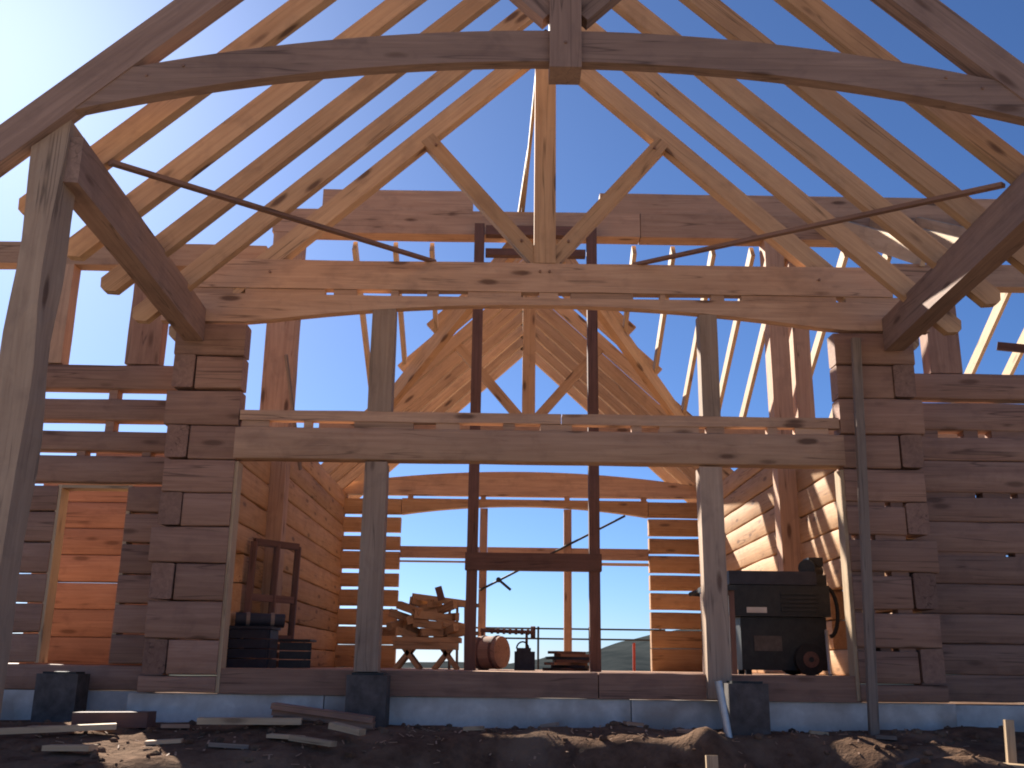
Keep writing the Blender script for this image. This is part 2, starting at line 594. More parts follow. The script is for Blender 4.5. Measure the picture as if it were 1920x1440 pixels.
# far hill, higher to the right
hv, hf = [], []
hn = 140
for j in range(9):
    for i in range(hn + 1):
        x = -900 + 2600 * i / hn
        y = 900 + j * 90 + 40 * math.sin(i)
        prof = 3 + 125 * max(0.0, min(1.0, (x - 10) / 640)) + 9 * noise.fractal((x * 0.006, 2.0, 0), 1.0, 2.0, 5)
        t = j / 8
        z = -30 + (prof + 30) * math.sin(min(1.0, t * 1.25) * math.pi / 2) + 5 * noise.fractal((x * 0.02, y * 0.02, 5), 1.0, 2.0, 4) * t
        hv.append((x, y, z))
hf = [(j * (hn + 1) + i, j * (hn + 1) + i + 1, (j + 1) * (hn + 1) + i + 1, (j + 1) * (hn + 1) + i) for j in range(8) for i in range(hn)]
me = bpy.data.meshes.new('hill')
me.from_pydata(hv, [], hf)
for p in me.polygons:
    p.use_smooth = True
tag(link('hill', me, 'hill', Matrix.Identity(4)), kind='structure')

# ------------------------------------------------------------------ foundation, floor
fnd = thing('foundation_wall', (0.3, 10.2, -0.9), 'low grey concrete foundation wall along the front of the house', 'foundation')
box('wall_section', (-3.55, 10.06, -1.2), (-1.7, 10.26, -0.285), 'concrete', fnd)
box('wall_section', (-1.69, 10.06, -1.2), (1.21, 10.26, -0.287), 'concrete', fnd)
box('wall_section', (1.22, 10.06, -1.2), (4.3, 10.26, -0.29), 'concrete', fnd)
box('wall_section', (-9.5, 10.66, -1.2), (-3.56, 10.86, -0.285), 'concrete', fnd)
box('wall_section', (4.31, 10.5, -1.2), (9.5, 10.7, -0.31), 'concrete', fnd)
tag(box('floor', (-9.4, 10.9, -0.12), (9.4, 20.3, -0.05), 'beam'), kind='structure')
sill = thing('rim_beam', (0.3, 10.1, -0.28), 'dark brown timber rim beam lying on the concrete under the great opening', 'beam')
bar('beam', (-2.7, 10.13, -0.165), (0.9, 10.13, -0.165), 0.2, 0.235, 'log', sill, wob=0.008)
bar('beam', (0.91, 10.13, -0.165), (3.4, 10.13, -0.165), 0.2, 0.238, 'log', sill, wob=0.008)

# ------------------------------------------------------------------ log walls
J = [-0.275, -0.11, 0.22, 0.58, 0.94, 1.30, 1.63, 1.97, 2.32, 2.70, 3.06, 3.41]
JL, JR = -2.72, 3.39
fw_ = thing('log_wall', (0.3, 10.1, -0.27), 'front gable log wall with notched corners round the great arched opening', 'log wall')
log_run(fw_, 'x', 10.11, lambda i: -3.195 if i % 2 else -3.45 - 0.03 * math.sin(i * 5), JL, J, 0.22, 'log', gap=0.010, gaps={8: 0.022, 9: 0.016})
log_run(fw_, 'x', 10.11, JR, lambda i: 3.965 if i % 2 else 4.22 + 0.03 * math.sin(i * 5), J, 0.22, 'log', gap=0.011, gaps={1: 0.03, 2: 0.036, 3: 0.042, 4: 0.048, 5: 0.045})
for i, spans in ((1, ((3.39, 3.52), (3.62, 3.72), (3.8, 3.96))), (2, ((3.39, 3.47), (3.57, 3.60), (3.82, 3.96))), (3, ((3.39, 3.5), (3.56, 3.72), (3.79, 3.96))), (4, ((3.39, 3.42), (3.5, 3.6), (3.66, 3.96))), (5, ((3.39, 3.78), (3.84, 3.96)))):
    for xa, xb in spans:
        box('chinking', (xa, 10.03, J[i + 1] - 0.058), (xb, 10.19, J[i + 1] + 0.012), 'logend', fw_, 0.004)
for x in (-3.315, 4.085):
    for i, (z0, z1) in enumerate(zip(J, J[1:])):
        if i % 2:
            log('log_end', (x, 9.975 + 0.012 * math.sin(i * 3), (z0 + z1) / 2), (x, 10.29, (z0 + z1) / 2), 0.215, z1 - z0 - 0.02, 'logend', fw_, 0.014)
# the course that runs across as a header, and the arched top course
log('header_log', (JL - 0.02, 10.10, 2.145), (JR + 0.02, 10.10, 2.145), 0.205, 0.325, 'beam', fw_, 0.006)
N = 28
top, bot = [], []
for i in range(N + 1):
    x = -3.62 + (4.40 + 3.62) * i / N
    top.append((x, 3.735 + 0.006 * noise.noise((x * 2, 0, 0))))
    t = (x - XC) / 3.05
    bot.append((x, 3.425 + (0.23 * (1 - t * t) if abs(t) < 1 else 0)))
slab('arched_header', top, bot, 10.004, 10.12, 'beam', fw_, 0.01)
for x, hw in ((-3.2, 0.3), (-2.35, 0.42), (-1.72, 0.12), (-1.2, 0.04), (-0.8, 0.06), (-0.15, 0.28), (0.42, 0.1), (0.98, 0.33), (1.62, 0.03), (2.2, 0.07), (2.95, 0.5), (3.9, 0.35)):
    box('shim', (x - hw, 10.02, 3.738), (x + hw, 10.1, 3.80), 'beam', fw_, 0.002)
# jamb boards on the log ends
box('jamb', (JL, 10.02, -0.27), (JL + 0.035, 10.2, 1.95), 'board', fw_, 0.003, 'z')
box('jamb', (JR - 0.035, 10.02, -0.27), (JR, 10.2, 1.95), 'board', fw_, 0.003, 'z')

# window plate lying on the header
wp = thing('window_plate', (0.3, 10.1, 2.33), 'long flat timber plate shimmed just above the mid height header log', 'beam')
bar('plate', (JL + 0.01, 10.07, 2.43), (0.55, 10.07, 2.43), 0.12, 0.105, 'beam', wp, wob=0.01)
bar('plate', (0.56, 10.07, 2.43), (JR - 0.01, 10.07, 2.43), 0.12, 0.105, 'beam', wp, wob=0.01)
for x, hw in ((-2.55, 0.14), (-2.02, 0.04), (-1.25, 0.3), (-0.6, 0.12), (0.02, 0.06), (0.5, 0.16), (1.32, 0.05), (1.75, 0.2), (2.12, 0.09), (2.7, 0.05), (3.1, 0.17)):
    box('shim', (x - hw, 10.03, 2.308), (x + hw, 10.12, 2.377), 'beam', wp, 0.003)

tag(bar('upper_post', (-1.30, 10.1, 2.485), (-1.30, 10.1, 3.60), 0.24, 0.18, 'post', upv=(0, 1, 0), wob=0.006),
    'left of the two square posts between the window plate and the arched header', 'post', 'posts of the upper opening')
tag(bar('upper_post', (2.085, 10.1, 2.48), (2.085, 10.1, 3.58), 0.185, 0.18, 'post', upv=(0, 1, 0), wob=0.006),
    'right of the two square posts between the window plate and the arched header', 'post', 'posts of the upper opening')
tag(bar('porch_post', (-1.285, 9.93, -0.07), (-1.305, 10.1, 1.955), 0.225, 0.2, 'post', upv=(0, 1, 0), wob=0.006),
    'left square post under the header, standing on a dark concrete pier', 'post', 'posts under the header')
tag(bar('porch_post', (2.04, 10.02, -0.27), (2.05, 10.1, 1.955), 0.225, 0.2, 'post', upv=(0, 1, 0), wob=0.006),
    'right square post under the header, beside the dark wheeled machine', 'post', 'posts under the header')

# side walls of the great room
SJ = [-0.05, 0.25, 0.60, 0.95, 1.30, 1.64, 1.98, 2.33, 2.66]
lw = thing('log_wall', (-3.31, 15, -0.05), 'inner left side wall of long logs behind the leaning window sashes', 'log wall')
log_run(lw, 'y', -3.31, 10.3, 20.2, SJ, 0.22, 'inlog', gap=0.014, openings=[(12.15, 12.55, 0.58, 1.32)])
log_run(lw, 'y', -3.31, 14.7, 20.2, [2.66, 3.0, 3.34], 0.22, 'inlog', gap=0.016)
rw = thing('log_wall', (4.06, 15, -0.05), 'inner right side wall of long logs behind the dark wheeled machine', 'log wall')
log_run(rw, 'y', 4.06, 10.3, 20.2, SJ, 0.22, 'inlog', gap=0.014, openings=[(11.95, 12.5, 0.25, 0.98)])
log_run(rw, 'y', 4.06, 14.7, 20.2, [2.66, 3.0, 3.34], 0.22, 'inlog', gap=0.016)

# wings
WJ = [-0.28, -0.02, 0.28, 0.58, 0.88, 1.20, 1.52, 1.83, 2.17, 2.50, 2.85, 3.14]
wl = thing('log_wall', (-6.3, 10.75, -0.28), 'left wing log wall with wide open joints and a doorway', 'log wall')
log_run(wl, 'x', 10.75, -9.4, -3.43, WJ, 0.2, 'log', gap=0.016, gaps={6: 0.04, 7: 0.055, 8: 0.115, 9: 0.11}, openings=[(-4.73, -3.99, -0.03, 1.80)])
for x in (-4.74, -3.995):
    box('jamb', (x, 10.66, -0.02), (x + 0.04, 10.86, 1.8), 'board', wl, 0.003, 'z')
box('head_jamb', (-4.70, 10.66, 1.765), (-3.995, 10.86, 1.798), 'board', wl, 0.003)
for x0, z0 in ((-5.4, 2.46), (-4.33, 2.46), (-4.33, 2.81), (-5.2, 2.81), (-3.9, 2.13), (-4.6, 2.13)):
    box('shim', (x0, 10.68, z0 - 0.085), (x0 + 0.09, 10.83, z0 + 0.042), 'log', wl, 0.003)
wr = thing('log_wall', (7, 10.65, -0.28), 'right wing log wall, close jointed, without any opening', 'log wall')
log_run(wr, 'x', 10.65, 4.19, 9.6, WJ, 0.2, 'log', gap=0.003, gaps={9: 0.045, 8: 0.075, 6: 0.055, 4: 0.035})
for z, spans in ((2.50, ((4.19, 4.62), (4.9, 5.05), (5.2, 9.5))), (1.83, ((4.19, 4.95), (5.03, 5.32), (5.4, 9.5))), (1.20, ((4.19, 5.2), (5.3, 9.5)))):
    for xa, xb in spans:
        box('chinking', (xa, 10.57, z - 0.085), (xb, 10.73, z + 0.012), 'logend', wr, 0.004)

tag(bar('wing_header', (-9.3, 10.75, 4.43), (-2.75, 10.75, 4.43), 0.2, 0.26, 'beam', wob=0.01),
    'long header beam over the open upper storey of the left wing', 'beam')
tag(bar('wing_header', (4.3, 10.65, 4.28), (9.5, 10.65, 4.28), 0.2, 0.26, 'beam', wob=0.01),
    'long header beam over the open upper storey of the right wing', 'beam')
tag(bar('wing_post', (-4.01, 10.75, 3.14), (-4.01, 10.75, 4.3), 0.36, 0.2, 'log', upv=(0, 1, 0), wob=0.012),
    'broad post at the left corner between wing wall and wing header', 'post', 'upper wing posts')
tag(bar('wing_post', (-5.0, 10.75, 3.14), (-5.0, 10.75, 4.3), 0.22, 0.2, 'beam', upv=(0, 1, 0), wob=0.006),
    'slim post of the left wing upper storey, beside the big front post', 'post', 'upper wing posts')
tag(bar('wing_post', (4.78, 10.65, 3.14), (4.78, 10.65, 4.15), 0.34, 0.2, 'log', upv=(0, 1, 0), wob=0.012),
    'broad post at the right corner between wing wall and wing header', 'post', 'upper wing posts')

# a cross wall inside the left wing, seen through the doorway
pw = thing('log_wall', (-6, 13.6, -0.05), 'golden inner log wall seen through the left doorway', 'log wall')
log_run(pw, 'x', 13.6, lambda i: -6.2 if i < 7 else -5.55, -3.45, [-0.05, 0.3, 0.65, 1.0, 1.35, 1.7, 2.05, 2.4, 2.86], 0.2, 'log', gap=0.001, wob=0.006, gaps={2: 0.012})

# far wall
FJ = [-0.05, 0.38, 0.74, 1.10, 1.47, 1.81, 2.18, 2.53, 2.89, 3.22]
fr = thing('log_wall', (0.38, 20, -0.05), 'far gable log wall with an arched window opening to the sky', 'log wall')
fg = {1: 0.03, 2: 0.055, 3: 0.06, 4: 0.085, 5: 0.035, 6: 0.085, 7: 0.07, 8: 0.03}
fg2 = {1: 0.035, 2: 0.05, 3: 0.06, 4: 0.055, 5: 0.045, 6: 0.06, 7: 0.04, 8: 0.03}
log_run(fr, 'x', 20.1, -3.6, -2.07, FJ, 0.2, 'inlog', gaps=fg)
log_run(fr, 'x', 20.1, 2.83, 4.3, FJ, 0.2, 'inlog', gaps=fg2)
top, bot, top2, bot2 = [], [], [], []
for i in range(21):
    x = -2.06 + 4.88 * i / 20
    t = (x - XC) / 2.45
    top.append((x, 3.20))
    bot.append((x, 2.885 + 0.19 * (1 - t * t)))
for i in range(21):
    x = -3.4 + 7.6 * i / 20
    t = (x - XC) / 3.8
    top2.append((x, 3.46 + 0.30 * (1 - t * t)))
    bot2.append((x, 3.275))
slab('arched_header', top, bot, 20.0, 20.2, 'inlog', fr, 0.008)
slab('tie_beam', top2, bot2, 20.0, 20.2, 'beam', fr, 0.008)
for x in (-3.2, -1.9, -0.45, 1.22, 2.75, 3.9):
    box('shim', (x - 0.05, 20.03, 3.205), (x + 0.05, 20.17, 3.27), 'beam', fr, 0.003)
wf = thing('window_frame', (0.38, 20.1, -0.05), 'timber mullions and rail of the far window opening', 'window frame')
for x in (-0.43, 1.23):
    box('mullion', (x - 0.075, 20.02, -0.05), (x + 0.075, 20.16, 3.02), 'beam', wf, 0.004, 'z')
box('rail', (-2.06, 20.04, 2.04), (-0.51, 20.15, 2.26), 'beam', wf, 0.004)
box('rail', (-0.35, 20.04, 2.04), (1.15, 20.15, 2.26), 'beam', wf, 0.004)
box('rail', (1.31, 20.04, 2.04), (2.82, 20.15, 2.26), 'beam', wf, 0.004)
box('slat', (1.31, 20.05, 1.93), (2.82, 20.1, 1.985), 'board', wf, 0.003)
box('slat', (-2.06, 20.05, 1.95), (-0.51, 20.1, 1.985), 'board', wf, 0.003)

# ------------------------------------------------------------------ front porch truss
FT = 6.3
ft = thing('roof_truss', (XC, FT, 3.3), 'large dark arched truss at the front of the porch roof', 'roof truss')
for s in (-1, 1):
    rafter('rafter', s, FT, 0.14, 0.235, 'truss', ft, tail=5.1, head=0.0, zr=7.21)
# curved tie: edges traced as a real arc
def arc_z(x, c, e, half=3.62):
    t = (x - XC) / half
    return c + (e - c) * t * t
top, bot = [], []
for i in range(33):
    x = -3.12 + 7.0 * i / 32
    top.append((x, arc_z(x, 4.395, 3.905)))
    bot.append((x, arc_z(x, 4.145, 3.65)))
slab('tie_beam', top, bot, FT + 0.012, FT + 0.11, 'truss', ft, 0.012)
box('king_post', (XC - 0.113, FT - 0.03, 4.075), (XC + 0.113, FT + 0.20, 6.75), 'truss', ft, 0.012, 'z')
for s in (-1, 1):
    bar('strut', (XC + s * 0.09, FT + 0.075, 4.56), (XC + s * 1.2, FT + 0.075, 5.66), 0.125, 0.2, 'truss', ft, upv=(-s, 0, 1))

for x, z in ((XC, 4.27), (XC - 0.16, 4.68), (XC + 0.16, 4.68), (XC - 2.95, 3.98), (XC - 2.7, 4.06), (XC + 2.95, 3.98), (XC + 2.7, 4.06), (XC - 3.3, 3.92), (XC + 3.3, 3.92)):
    yf = FT - 0.03 if abs(x - XC) < 0.1 else FT + 0.012
    cyl('bolt', (x, yf - 0.012, z), (x, yf + 0.02, z), 0.011, 'logend', ft, 8)

# ------------------------------------------------------------------ eave plates, front posts
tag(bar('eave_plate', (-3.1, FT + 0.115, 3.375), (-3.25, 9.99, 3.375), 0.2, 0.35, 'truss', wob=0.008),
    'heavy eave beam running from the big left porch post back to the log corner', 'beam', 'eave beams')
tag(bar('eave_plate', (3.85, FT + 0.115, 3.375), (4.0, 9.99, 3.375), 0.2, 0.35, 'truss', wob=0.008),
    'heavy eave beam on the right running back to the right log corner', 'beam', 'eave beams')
tag(bar('front_post', (-3.215, FT + 0.20, ground_z(-3.2, 6.5) - 0.1), (-3.215, FT + 0.20, 3.66), 0.205, 0.26, 'post', upv=(0, 1, 0), wob=0.035, seg=22, bevel=0.02),
    'big rough hewn porch post at the left edge', 'post', 'front porch posts')
tag(bar('front_post', (3.97, FT + 0.20, ground_z(3.9, 6.5) - 0.1), (3.97, FT + 0.20, 3.66), 0.205, 0.26, 'post', upv=(0, 1, 0), wob=0.035, seg=22, bevel=0.02),
    'rough hewn porch post just beyond the right edge', 'post', 'front porch posts')

# ------------------------------------------------------------------ common rafters between the two trusses
ordn = ['first', 'second', 'third', 'fourth']
for s, nm in ((-1, 'left'), (1, 'right')):
    for k, y in enumerate((6.86, 7.65, 8.44, 9.24)):
        tag(rafter('common_rafter', s, y, 0.10, 0.185 + 0.006 * random.random(), 'rafter'),
            '%s common rafter behind the front truss on the %s roof slope' % (ordn[k], nm), 'rafter', 'common rafters of the porch roof')

# ------------------------------------------------------------------ gable truss on the front log wall
gt = thing('roof_truss', (XC, 10.1, 3.78), 'gable truss with king post and two struts on the arched header', 'roof truss')
for s in (-1, 1):
    rafter('rafter', s, 10.025, 0.15, 0.20, 'rafter', gt, tail=3.95)
bar('bottom_chord', (-3.30, 10.065, 3.965), (4.05, 10.065, 3.965), 0.115, 0.325, 'beam', gt, wob=0.008)
box('king_post', (XC - 0.115, 10.0, 4.13), (XC + 0.115, 10.16, 6.9), 'rafter', gt, 0.006, 'z')
for s in (-1, 1):
    bar('strut', (XC + s * 0.07, 10.08, 4.16), (XC + s * 1.30, 10.08, 5.60), 0.13, 0.16, 'rafter', gt, upv=(-s, 0, 1))

for x, z in ((XC - 0.05, 4.03), (XC + 0.05, 4.03), (XC - 0.25, 4.38), (XC + 0.25, 4.38), (XC - 1.2, 5.5), (XC + 1.2, 5.5), (XC - 2.9, 3.98), (XC + 2.9, 3.98)):
    cyl('peg', (x, 9.985, z), (x, 10.04, z), 0.014, 'logend', gt, 8)

# temporary braces
tag(bar('brace_board', (-2.98, 6.85, 3.58), (-0.80, 10.07, 4.152), 0.06, 0.032, 'logend', bevel=0.003),
    'long thin temporary brace from the left eave beam to the truss chord', 'brace', 'temporary braces')
tag(bar('brace_board', (3.73, 6.95, 3.56), (1.34, 10.07, 4.152), 0.06, 0.032, 'logend', bevel=0.003),
    'long thin temporary brace from the right eave beam to the truss chord', 'brace', 'temporary braces')
tag(bar('brace_board', (0.285, 10.22, 6.50), (0.19, 13.78, 6.462), 0.04, 0.09, 'board', bevel=0.003),
    'thin pale brace just left of the king post, reaching back to the ridge beam', 'brace', 'temporary braces')
tag(bar('brace_board', (0.235, 12.0, 6.52), (0.135, 13.78, 6.462), 0.04, 0.09, 'board', bevel=0.003),
    'short pale brace board doubling the end of the brace beside the king post', 'brace', 'temporary braces')
tag(bar('brace_board', (-3.02, 13.2, 4.05), (-2.86, 13.9, 2.6), 0.03, 0.06, 'greyboard', bevel=0.003),
    'thin dark stick leaning beside the orange left ridge post', 'brace', 'temporary braces')
tag(bar('brace_board', (6.1, 12.0, 3.93), (9.2, 10.78, 3.2), 0.05, 0.1, 'darkpost', bevel=0.003),
    'dark stick poking into the sky above the right wing wall', 'brace', 'temporary braces')

# ------------------------------------------------------------------ cross ridge, ridge posts
rb = thing('ridge_beam', (1.5, 13.75, 6.05), 'stacked cross ridge beam running left to right behind the gable truss', 'ridge beam')
bar('beam', (-3.45, 13.75, 6.23), (1.9, 13.75, 6.23), 0.28, 0.37, 'beam', rb, wob=0.006)
bar('beam', (1.91, 13.75, 6.23), (9.5, 13.75, 6.23), 0.28, 0.37, 'beam', rb, wob=0.006)
bar('beam', (-2.75, 13.75, 6.58), (-0.55, 13.75, 6.58), 0.26, 0.32, 'beam', rb, wob=0.006)
bar('beam', (1.32, 13.75, 6.58), (9.5, 13.75, 6.58), 0.26, 0.32, 'beam', rb, wob=0.006)
tag(bar('ridge_post', (-3.21, 13.75, -0.05), (-3.21, 13.75, 6.04), 0.42, 0.28, 'beam', upv=(0, 1, 0), wob=0.008),
    'broad orange post carrying the left end of the cross ridge', 'post', 'ridge posts')
tag(bar('ridge_post', (3.84, 13.75, -0.05), (3.84, 13.75, 6.04), 0.27, 0.28, 'beam', upv=(0, 1, 0), wob=0.008),
    'left of the pair of posts under the right part of the cross ridge', 'post', 'ridge posts')
tag(bar('ridge_post', (4.22, 13.95, -0.05), (4.22, 13.95, 6.04), 0.24, 0.24, 'beam', upv=(0, 1, 0), wob=0.008),
    'right of the pair of posts under the right part of the cross ridge', 'post', 'ridge posts')

rf = thing('ridge_support_frame', (XC, 13.4, -0.05), 'tall dark red-brown frame of two posts with a cross bar under the ridge', 'post frame')
for x in (-0.43, 1.17):
    box('post', (x - 0.07, 13.33, -0.05), (x + 0.07, 13.47, 6.1), 'darkpost', rf, 0.006, 'z')
box('cross_bar', (-0.52, 13.30, 1.21), (1.26, 13.31 + 0.17, 1.43), 'darkpost', rf, 0.006)
box('top_bar', (-0.34, 13.33, 5.93), (1.08, 13.47, 6.07), 'darkpost', rf, 0.006)
box('low_top_bar', (-0.34, 13.34, 5.62), (1.08, 13.46, 5.72), 'darkpost', rf, 0.006)

# ------------------------------------------------------------------ cross roof rafters
def cross_rafter(x, ya, za, yb, zb, label, group, wd=0.05, dp=0.2, mat='board'):
    tag(bar('cross_rafter', (x, ya, za), (x, yb, zb), wd, dp, mat, bevel=0.003), label, 'rafter', group)


gr = 'rear slope rafters of the cross roof'
for x, yb, lb in ((-2.29, 16.6, 'leftmost slanting rear rafter beside the left upper post'),
                  (-1.69, 15.9, 'second slanting rear rafter from the left upper post'),
                  (-1.15, 15.3, 'third slanting rear rafter from the left upper post'),
                  (1.85, 15.3, 'short slanting rear rafter landing on the right valley timber'),
                  (2.43, 16.0, 'slanting rear rafter left of the right upper post'),
                  (3.02, 17.1, 'slanting rear rafter crossing the right upper post'),
                  (3.60, 17.1, 'slanting rear rafter just right of the right upper post'),
                  (4.06, 17.1, 'slanting rear rafter left of the paired ridge posts'),
                  (4.98, 17.1, 'slanting rear rafter between the paired ridge posts and the leaning pole'),
                  (5.62, 17.1, 'slanting rear rafter mostly hidden by the right log corner'),
                  (7.62, 17.1, 'sunlit slanting rear rafter in the sky gap above the right wing'),
                  (8.25, 17.1, 'sunlit slanting rear rafter at the right edge above the wing')):
    cross_rafter(x, 13.92, 14.07 - 0.59 * 13.92 + 0.12, yb, 14.07 - 0.59 * yb + 0.12, lb, gr, wd=0.06)
gr = 'front slope rafters of the right wing'
for x, lb in ((4.62, 'front slope rafter of the right wing nearest the gable roof'),
              (5.28, 'second front slope rafter of the right wing'),
              (5.95, 'third front slope rafter of the right wing'),
              (6.62, 'fourth front slope rafter of the right wing')):
    cross_rafter(x, 13.6, 6.28, 10.45, 4.48, lb, gr, dp=0.26)
tag(bar('wall_plate', (3.3, 17.1, 3.95), (9.4, 17.1, 3.95), 0.2, 0.2, 'beam'), 'rear wall plate under the slanting rafters of the right wing', 'beam')

# valley timbers and rear great-room roof
for s, nm in ((-1, 'left'), (1, 'right')):
    tag(bar('valley_rafter', (XC + s * 0.15, 13.45, 6.02), (XC + s * 2.62, 16.85, 4.05), 0.12, 0.26, 'rafter'),
        'steep valley timber of the rear roof on the %s' % nm, 'rafter', 'valley timbers')
    for k, (y, tl) in enumerate(((15.75, 1.72), (16.5, 2.25))):
        tag(rafter('jack_rafter', s, y, 0.10, 0.19, 'rafter', tail=tl, cut=0),
            '%s jack rafter of the rear roof on the %s slope' % (('nearer', 'farther')[k], nm), 'rafter', 'jack rafters of the rear roof')
    for k, y in enumerate((18.2, 19.0, 19.8, 20.6, 21.4)):
        tag(rafter('rear_rafter', s, y, 0.12, 0.235, 'rafter', tail=4.04),
            '%s rafter of the far roof beyond the rear truss, %s slope' % (('first', 'second', 'third', 'fourth', 'fifth')[k], nm), 'rafter', 'rafters of the far roof')
rt_ = thing('roof_truss', (XC, 17.4, 3.8), 'rear truss with king post and struts, framed by the upper opening', 'roof truss')
for s in (-1, 1):
    rafter('rafter', s, 17.35, 0.16, 0.2, 'rafter', rt_, tail=2.9, cut=0)
    bar('strut', (XC + s * 0.07, 17.43, 4.14), (XC + s * 1.3, 17.43, 5.58), 0.13, 0.16, 'rafter', rt_, upv=(-s, 0, 1))
box('king_post', (XC - 0.115, 17.35, 4.13), (XC + 0.115, 17.51, 6.9), 'rafter', rt_, 0.006, 'z')
bar('bottom_chord', (-3.3, 17.43, 3.96), (4.05, 17.43, 3.96), 0.16, 0.33, 'beam', rt_)

# ------------------------------------------------------------------ piers
def pier(x0, x1, y0, y1, z1, label):
    t = thing('concrete_pier', ((x0 + x1) / 2, (y0 + y1) / 2, -0.9), label, 'pier', 'concrete piers')
    box('shaft', (x0, y0, -1.15), (x1, y1, z1 - 0.02), 'pier', t, 0.02, 'z')
    box('cap_plate', (x0 + 0.04, y0 + 0.04, z1 - 0.02), (x1 - 0.04, y1 - 0.04, z1), 'dark', t, 0.003)


pier(-1.44, -1.07, 9.70, 10.05, -0.07, 'dark concrete pier under the left porch post')
pier(2.04, 2.40, 9.55, 9.86, -0.1, 'dark concrete pier behind the pale upright prop')
pier(-4.5, -4.1, 10.2, 10.5, -0.1, 'dark concrete pier in front of the left doorway')

# ------------------------------------------------------------------ leaning pole, prop, stakes
tag(bar('leaning_pole', (3.38, 9.72, -0.66), (3.58, 9.9, 3.30), 0.085, 0.06, 'greyboard', upv=(0, 1, 0), bevel=0.004),
    'tall thin pole leaning against the right log corner', 'pole')
tag(cyl('prop', (2.02, 9.42, -0.75), (1.93, 9.46, -0.1), 0.035, 'steel', n=10), 'short pale upright prop beside the right concrete pier', 'prop')
tag(bar('stake', (1.63, 8.35, -0.95), (1.63, 8.37, -0.645), 0.09, 0.05, 'board', upv=(0, 1, 0)), 'short pale stake cut off by the bottom edge', 'stake')
tag(bar('stake', (4.05, 8.55, -0.85), (4.07, 8.55, -0.36), 0.07, 0.04, 'board', upv=(0, 1, 0)), 'pale stake standing at the right edge', 'stake')
tag(cyl('brace_pole', (3.28, 10.55, -0.04), (3.5, 11.3, 0.42), 0.018, 'steel', n=8), 'thin bright rod leaning beside the small blue opening', 'rod')

# ------------------------------------------------------------------ loose boards in the dirt
ow = 'first second third fourth fifth sixth seventh eighth ninth tenth eleventh twelfth thirteenth fourteenth fifteenth sixteenth seventeenth eighteenth nineteenth twentieth'.split()
def ground_board(x0, y0, x1, y1, wd, th, mat, label, lift=0.03, lift1=None):
    l1 = lift if lift1 is None else lift1
    tag(bar('loose_board', (x0, y0, ground_z(x0, y0) + lift), (x1, y1, ground_z(x1, y1) + l1), wd, th, mat, bevel=0.003, wob=0.004),
        label, 'board', 'boards lying in the dirt')


ground_board(-4.4, 8.7, -3.3, 9.15, 0.13, 0.045, 'board', 'bright sunlit board lying at the left edge of the dirt', 0.07)
ground_board(-2.62, 9.2, -1.75, 9.3, 0.14, 0.05, 'board', 'long bright sunlit board lying left of the left pier', 0.10, 0.04)
ground_board(-1.72, 8.75, -1.35, 8.62, 0.09, 0.04, 'board', 'short bright offcut pointing at the left pier', 0.06)
ground_board(-1.42, 8.9, -1.15, 8.8, 0.12, 0.05, 'board', 'short pale offcut against the foot of the left pier', 0.10)
ground_board(3.72, 8.5, 4.1, 8.35, 0.14, 0.05, 'board', 'bright sunlit board lying at the right edge of the dirt', 0.10)
ground_board(-3.55, 8.4, -3.15, 8.3, 0.12, 0.04, 'board', 'sunlit scrap of board in front of the dark block', 0.05)
random.seed(5)
scr = [(-2.9, 8.75), (-2.35, 8.6), (-3.0, 9.4), (-0.35, 9.5), (0.35, 9.6), (1.1, 9.62), (2.75, 9.55), (3.3, 9.45), (-4.1, 9.3), (-1.95, 8.95), (3.05, 8.25), (1.55, 9.5)]
for k, (x, y) in enumerate(scr):
    a = random.uniform(-0.7, 0.7)
    L = random.uniform(0.14, 0.34)
    ground_board(x, y, x + L * math.cos(a), y + L * math.sin(a) * 0.6, random.uniform(0.05, 0.11), 0.03, ('board', 'greyboard', 'beam')[k % 3],
                 '%s little wood scrap lying in the dirt, counted from the left' % ow[sorted(range(len(scr)), key=lambda q: scr[q][0]).index(k)], 0.02)
cv, cf = [], []
for k in range(420):
    x, y = random.gauss(0, 2.4) + 0.2, random.uniform(8.3, 10.0)
    z = ground_z(x, y) + 0.008
    a, L, W = random.uniform(0, 6.28), 0.008 + 0.03 * random.random() ** 2, random.uniform(0.004, 0.010)
    ux, uy = math.cos(a), math.sin(a)
    b0 = len(cv)
    tl = random.uniform(-0.01, 0.014)
    for sx, sy in ((-1, -1), (1, -1), (1, 1), (-1, 1)):
        for zz in (0, 0.004):
            cv.append((x + ux * sx * L - uy * sy * W, y + uy * sx * L + ux * sy * W, z + zz + tl * sx))
    cf += [[b0 + i for i in f] for f in ((0, 2, 4, 6), (1, 7, 5, 3), (0, 1, 3, 2), (2, 3, 5, 4), (4, 5, 7, 6), (6, 7, 1, 0))]
me = bpy.data.meshes.new('chips')
me.from_pydata(cv, [], cf)
tag(link('wood_chips', me, 'beam', Matrix.Identity(4)), 'pale wood chips strewn over the dirt', 'wood chips', kind='stuff')
pl = thing('plank_stack', (-1.75, 9.6, -0.6), 'slanting stack of brown planks leaning by the left pier', 'planks')
for k in range(3):
    bar('plank', (-2.05, 9.5 + 0.05 * k, -0.36 - 0.055 * k), (-1.15, 9.52 + 0.05 * k, -0.47 - 0.05 * k), 0.22, 0.05, 'log', pl)
blk = thing('timber_block', (-3.5, 9.6, -0.6), 'dark squared timber blocks stacked before the left foundation', 'timber block')
bar('block', (-3.78, 9.5, -0.50), (-3.12, 9.5, -0.49), 0.24, 0.13, 'darkpost', blk)
bar('block', (-3.70, 9.52, -0.615), (-3.2, 9.52, -0.61), 0.24, 0.1, 'darkpost', blk)

